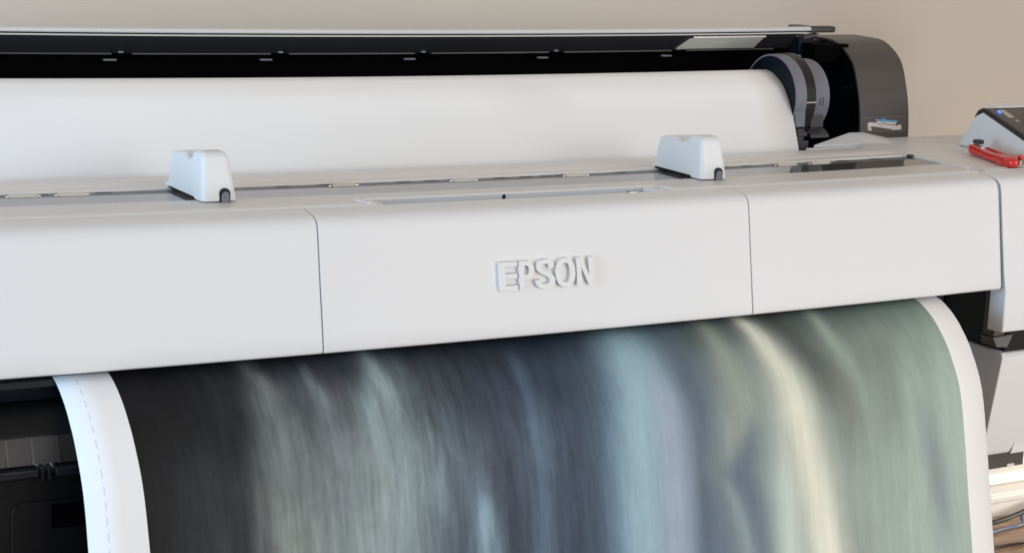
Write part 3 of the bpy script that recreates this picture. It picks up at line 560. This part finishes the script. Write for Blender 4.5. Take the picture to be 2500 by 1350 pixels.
def printmat():
    m = bpy.data.materials.new('printed_photo_paper'); m.use_nodes = True; nt = m.node_tree; N = nt.nodes; L = nt.links
    b = N['Principled BSDF']; b.inputs['Roughness'].default_value = .65; b.inputs['Specular IOR Level'].default_value = .2
    uv = N.new('ShaderNodeUVMap'); uv.uv_map = 'sheet'; sp = N.new('ShaderNodeSeparateXYZ'); L.new(uv.outputs[0], sp.inputs[0])
    U, V = sp.outputs[0], sp.outputs[1]           # metres across, metres along
    def mth(op, a, b_=None, c=None, clamp=False):
        n = N.new('ShaderNodeMath'); n.operation = op; n.use_clamp = clamp
        for i, v in enumerate((a, b_, c)):
            if v is None: continue
            if isinstance(v, (int, float)): n.inputs[i].default_value = v
            else: L.new(v, n.inputs[i])
        return n.outputs[0]
    def noise(su, sv, scale, detail=3, rough=.5, w=0., dist=0.):
        cb = N.new('ShaderNodeCombineXYZ'); L.new(mth('MULTIPLY', U, su), cb.inputs[0]); L.new(mth('MULTIPLY', V, sv), cb.inputs[1]); cb.inputs[2].default_value = w
        n = N.new('ShaderNodeTexNoise'); n.inputs['Scale'].default_value = scale; n.inputs['Detail'].default_value = detail; n.inputs['Roughness'].default_value = rough
        n.inputs['Distortion'].default_value = dist
        L.new(cb.outputs[0], n.inputs['Vector']); return n.outputs[0]
    # gentle wander of the light bands
    wob = mth('MULTIPLY', mth('SUBTRACT', noise(3, 2.2, 1.6, 3, .5, 3.), .5), .030)
    wob2 = mth('MULTIPLY', mth('SUBTRACT', noise(22, 3, 1, 2, .5, 7.), .5), .016)
    leftw = N.new('ShaderNodeMapRange'); L.new(U, leftw.inputs[0]); leftw.inputs[1].default_value = -.30; leftw.inputs[2].default_value = -.52; leftw.inputs[3].default_value = .25; leftw.inputs[4].default_value = 1
    uu = mth('ADD', U, mth('ADD', mth('MULTIPLY', wob, leftw.outputs[0]), mth('MULTIPLY', wob2, leftw.outputs[0])))
    U0, U1 = -1.11, .41
    DRIFT = dict(A=0., B=0., C=0., D=0.)
    def wgt(x): return max(0., min(1., (x + .36) / .22)) * (1 if x < .12 else max(.35, 1 - (x - .12) / .26 * .65))
    t = mth('DIVIDE', mth('SUBTRACT', uu, U0), U1 - U0)
    outs = []
    for k in 'ABCD':
        s, st = RAMPS[k]; r = N.new('ShaderNodeValToRGB'); cr = r.color_ramp; cr.interpolation = 'EASE'
        while len(cr.elements) > 1: cr.elements.remove(cr.elements[-1])
        gain = 1.15 if k == 'A' else 1.02; dr = DRIFT[k]
        for i, (x, h) in enumerate(st):
            x -= wgt(x) * dr; p = min(1, max(0, (x - U0) / (U1 - U0))); e = cr.elements[0] if i == 0 else cr.elements.new(p)
            e.position = p; c = lin(h); g_ = sum(c[:3]) / 3; gn = gain * (.78 if x < -.93 else 1); e.color = tuple(min(1, (g_ + (q - g_) * .88) * gn) for q in c[:3]) + (1,)
        L.new(t, r.inputs[0]); outs.append((s, r.outputs[0]))
    cur = outs[0][1]
    vw = mth('ADD', V, mth('MULTIPLY', mth('SUBTRACT', noise(9, 1, 1, 3, .5, 1.), .5), .10))
    for (s0, _), (s1, o) in zip(outs[:-1], outs[1:]):
        mr = N.new('ShaderNodeMapRange'); mr.interpolation_type = 'SMOOTHSTEP'; L.new(vw, mr.inputs[0]); mr.inputs[1].default_value = s0; mr.inputs[2].default_value = s1
        mx = N.new('ShaderNodeMix'); mx.data_type = 'RGBA'; L.new(mr.outputs[0], mx.inputs[0]); L.new(cur, mx.inputs[6]); L.new(o, mx.inputs[7]); cur = mx.outputs[2]
    # soft curved bands of light and dark
    ub = mth('ADD', U, mth('MULTIPLY', mth('ADD', wob, wob2), mth('MULTIPLY', leftw.outputs[0], .35)))
    for hexc, pts in BANDS:
        pts = smoothline(pts, 3) if len(pts) < 9 else pts
        r = N.new('ShaderNodeValToRGB'); cr = r.color_ramp; L.new(mth('DIVIDE', V, .6), r.inputs[0])
        for i, (s_, x_, w_, a_) in enumerate(pts):
            e = cr.elements[i] if i < 2 else cr.elements.new(s_ / .6)
            e.position = s_ / .6; e.color = (x_ + 1.5, w_ * 14, max(0., a_), 1)
        sx = N.new('ShaderNodeSeparateColor'); L.new(r.outputs[0], sx.inputs[0])
        d = mth('DIVIDE', mth('SUBTRACT', mth('ADD', ub, 1.5), sx.outputs[0]), mth('MULTIPLY', sx.outputs[1], .1))
        g = mth('MULTIPLY', mth('EXPONENT', mth('MULTIPLY', mth('MULTIPLY', d, d), -1.0)), sx.outputs[2])
        n_end = pts[0][0]; n_fin = pts[-1][0]
        if n_end > .11:
            f = N.new('ShaderNodeMapRange'); f.interpolation_type = 'SMOOTHSTEP'; L.new(V, f.inputs[0]); f.inputs[1].default_value = n_end - .05; f.inputs[2].default_value = n_end + .01; g = mth('MULTIPLY', g, f.outputs[0])
        if n_fin < .37:
            f = N.new('ShaderNodeMapRange'); f.interpolation_type = 'SMOOTHSTEP'; L.new(V, f.inputs[0]); f.inputs[1].default_value = n_fin + .05; f.inputs[2].default_value = n_fin - .01; g = mth('MULTIPLY', g, f.outputs[0])
        mxb = N.new('ShaderNodeMix'); mxb.data_type = 'RGBA'; L.new(g, mxb.inputs[0]); L.new(cur, mxb.inputs[6])
        c = lin(hexc); g_ = sum(c[:3]) / 3; mxb.inputs[7].default_value = tuple((g_ + (q - g_) * .85) * 1.09 for q in c[:3]) + (1,); cur = mxb.outputs[2]
    # streaks, stronger at the left
    s1 = mth('SUBTRACT', noise(60, 5.0, 1, 4, .6, 11., .3), .5); s2 = mth('SUBTRACT', noise(150, 12, 1, 3, .6, 17., .2), .5); s3 = mth('SUBTRACT', noise(16, 3, 1, 3, .55, 23., .4), .5)
    st = mth('ADD', mth('ADD', mth('MULTIPLY', s1, .85), mth('MULTIPLY', s2, .45)), mth('MULTIPLY', s3, .9))
    lw = N.new('ShaderNodeMapRange'); L.new(U, lw.inputs[0]); lw.inputs[1].default_value = -.25; lw.inputs[2].default_value = -.50; lw.inputs[3].default_value = .28; lw.inputs[4].default_value = 1
    s4 = mth('SUBTRACT', noise(48, 20, 1, 4, .65, 31., .8), .5); st = mth('ADD', st, mth('MULTIPLY', s4, .55))
    grain = mth('MULTIPLY', mth('SUBTRACT', noise(900, 900, 1, 1, .5, 2.), .5), .22)
    fac = mth('ADD', 1.0, mth('ADD', mth('MULTIPLY', st, mth('MULTIPLY', lw.outputs[0], 1.25)), grain))
    fac = mth('MAXIMUM', fac, .15)
    sc = N.new('ShaderNodeVectorMath'); sc.operation = 'SCALE'; L.new(cur, sc.inputs[0]); L.new(fac, sc.inputs['Scale'])
    # margins and the dashed line
    inside = mth('MULTIPLY', mth('GREATER_THAN', U, mth('ADD', -1.0900, mth('MULTIPLY', V, .022))), mth('LESS_THAN', U, .3800))
    mx = N.new('ShaderNodeMix'); mx.data_type = 'RGBA'; L.new(inside, mx.inputs[0]); mx.inputs[6].default_value = (.83, .82, .82, 1); L.new(sc.outputs[0], mx.inputs[7])
    d = mth('MULTIPLY', mth('LESS_THAN', mth('ABSOLUTE', mth('ADD', U, 1.1375)), .0009), mth('LESS_THAN', mth('FRACT', mth('MULTIPLY', V, 48)), .55))
    d2 = mth('MULTIPLY', mth('GREATER_THAN', U, .4290), mth('LESS_THAN', mth('FRACT', mth('MULTIPLY', V, 40)), .30))
    dd = mth('MAXIMUM', d, d2)
    m2 = N.new('ShaderNodeMix'); m2.data_type = 'RGBA'; L.new(mth('MULTIPLY', dd, .32), m2.inputs[0]); L.new(mx.outputs[2], m2.inputs[6]); m2.inputs[7].default_value = (.18, .18, .21, 1)
    L.new(m2.outputs[2], b.inputs['Base Color'])
    return m
pp = [(.10, .0), (.05, .0), (.025, -.003), (.004, -.011), (-.022, -.027), (-.045, -.048), (-.068, -.075), (-.100, -.13), (-.123, -.21), (-.146, -.31), (-.172, -.42), (-.19, -.52), (-.19, -.66), (-.15, -.78)]
sl = smoothline(pp, 5)
arcl = []; acc = 0
LL = [0]
for a, b in zip(pp[:-1], pp[1:]): LL.append(LL[-1] + math.hypot(b[0] - a[0], b[1] - a[1]))
for i in range(len(sl)):
    j = min(i // 5, len(pp) - 2); arcl.append(LL[j] + (LL[j + 1] - LL[j]) * (i / 5 - j))
V, F = ext(sl, -1.1660, .4300, .05, closed=False)
PS = mk('printed_sheet', (V, F), printmat(), None, angle=180)
uvl = PS.data.uv_layers.new(name='sheet')
for lp_ in PS.data.loops:
    co = PS.data.vertices[lp_.vertex_index].co
    k_ = min(range(len(sl)), key=lambda i: (sl[i][0] - co.y) ** 2 + (sl[i][1] - (co.z - bow(co.x))) ** 2)
    uvl.data[lp_.index].uv = (co.x, arcl[k_])
so = PS.modifiers.new('thick', 'SOLIDIFY'); so.thickness = .0004
PS['label'] = 'sheet printed with dark blue and green vertical streaks, hanging from the front slot'; PS['category'] = 'print'

# ------------------------------------------------------------------ cutter
KN = node('utility_cutter', (.70, .20, .206), 'small red cutter with black knob lying on the deck by the control panel', 'cutter')
K = lambda n, g, m, **k: mk(n, g, m, KN, **k)
def rod(pts, w, h, r_=None, n=12, m=6):
    """flattened tube along pts; w,h half sizes per point"""
    Pp = smoothline(pts, m); ww = smoothline([(a, b) for a, b in zip(w, h)], m); V = []; F = []
    for i, p in enumerate(Pp):
        p = Vector(p); t = (Vector(Pp[min(i + 1, len(Pp) - 1)]) - Vector(Pp[max(i - 1, 0)])).normalized()
        u = t.cross(Vector((0, 0, 1))).normalized(); v = u.cross(t)
        for k in range(n):
            a = 2 * math.pi * k / n; c, s = math.cos(a), math.sin(a)
            c = math.copysign(abs(c) ** .6, c); s = math.copysign(abs(s) ** .6, s)
            V.append(tuple(p + u * ww[i][0] * c + v * ww[i][1] * s))
    q = len(Pp)
    for i in range(q - 1):
        for k in range(n):
            a = i * n + k; b = i * n + (k + 1) % n; F.append((a, b, b + n, a + n))
    F.append(tuple(range(n))[::-1]); F.append(tuple(range((q - 1) * n, q * n)))
    return V, F
K('grip', rod([(.7065, .259, .2160), (.703, .252, .2165), (.6895, .213, .2155), (.6765, .176, .2145), (.668, .146, .2150), (.658, .116, .2150), (.655, .096, .2150), (.657, .087, .2150)], [.003, .0085, .0085, .0088, .0110, .0130, .0120, .0040], [.004, .0095, .0085, .0078, .0088, .0098, .0094, .0040]), RED, angle=60)
K('guard_arm', rod([(.722, .236, .2170), (.716, .222, .2175), (.700, .165, .2155), (.690, .125, .2150), (.680, .100, .2150)], [.0030, .0042, .0042, .0045, .0040], [.0035, .0062, .0060, .0065, .0055]), RED, angle=60)
K('guard_end', rbox((.678, .103, .2195), (.0045, .0050, .0085), .003, 2), RED)
K('guard_bridge', rod([(.686, .190, .2150), (.672, .150, .2130), (.668, .112, .2130)], [.003, .004, .003], [.003, .003, .003]), RED)
K('rear_clip', rod([(.684, .108, .2160), (.672, .092, .2160), (.662, .086, .2160)], [.0025, .0030, .0025], [.0050, .0060, .0045]), mat('worn_brass', (.30, .26, .18), .4, metal=.7))
K('slide_plate', rod([(.716, .262, .2235), (.705, .243, .2250), (.692, .215, .2245)], [.003, .0045, .003], [.0012, .0014, .0012]), STEEL)
K('knob', disc(.7120, .2480, .2270, .0105, .0075, 40), KNOB, bevel=.0018)
K('knob_cap', disc(.7120, .2480, .2345, .0060, .0009, 24), GREY)
K('blade', hexa([(.7330, .318, .2120), (.7085, .258, .2125), (.7115, .256, .2125), (.7340, .316, .2120), (.7335, .318, .2135), (.7085, .258, .2185), (.7115, .256, .2185), (.7345, .316, .2135)]), STEEL)

# ------------------------------------------------------------------ cables and caster on the floor
def cable(name, pts, r, m, label, group='cables on the floor'):
    o = mk(name, tube(smoothline(pts, 8), r, 8), m, None, bowed=False); o['label'] = label; o['category'] = 'cable'
    if group: o['group'] = group
cable('floor_cable', [(1.20, .98, -.893), (1.50, .99, -.893), (1.64, .99, -.888), (1.74, 1.00, -.878), (1.84, 1.01, -.86), (2.05, 1.00, -.86)], .0065, BLK, 'thick black cable rising along the skirting board')
cable('floor_cable', [(1.30, .86, -.896), (1.52, .93, -.896), (1.62, .955, -.896), (1.70, .96, -.893), (1.76, 1.01, -.885), (1.95, 1.03, -.87)], .0035, CABLE_B, 'thin blue cable crossing between two black ones')
cable('floor_cable', [(1.25, .84, -.896), (1.50, .86, -.896), (1.60, .855, -.896), (1.75, .83, -.896), (2.0, .82, -.896)], .0035, BLK, 'thin black cable nearest the front on the wooden floor')
CA = bpy.data.objects.new('caster', None); COL.objects.link(CA); CA.parent = PR; CA.location = Vector((.90, .40, -.86)) - origin(PR)
P('caster_wheel', ext(circ(.46, -.862, .038, 32), .895, .925, 1), KNOB, CA, bevel=.004, bowed=False)
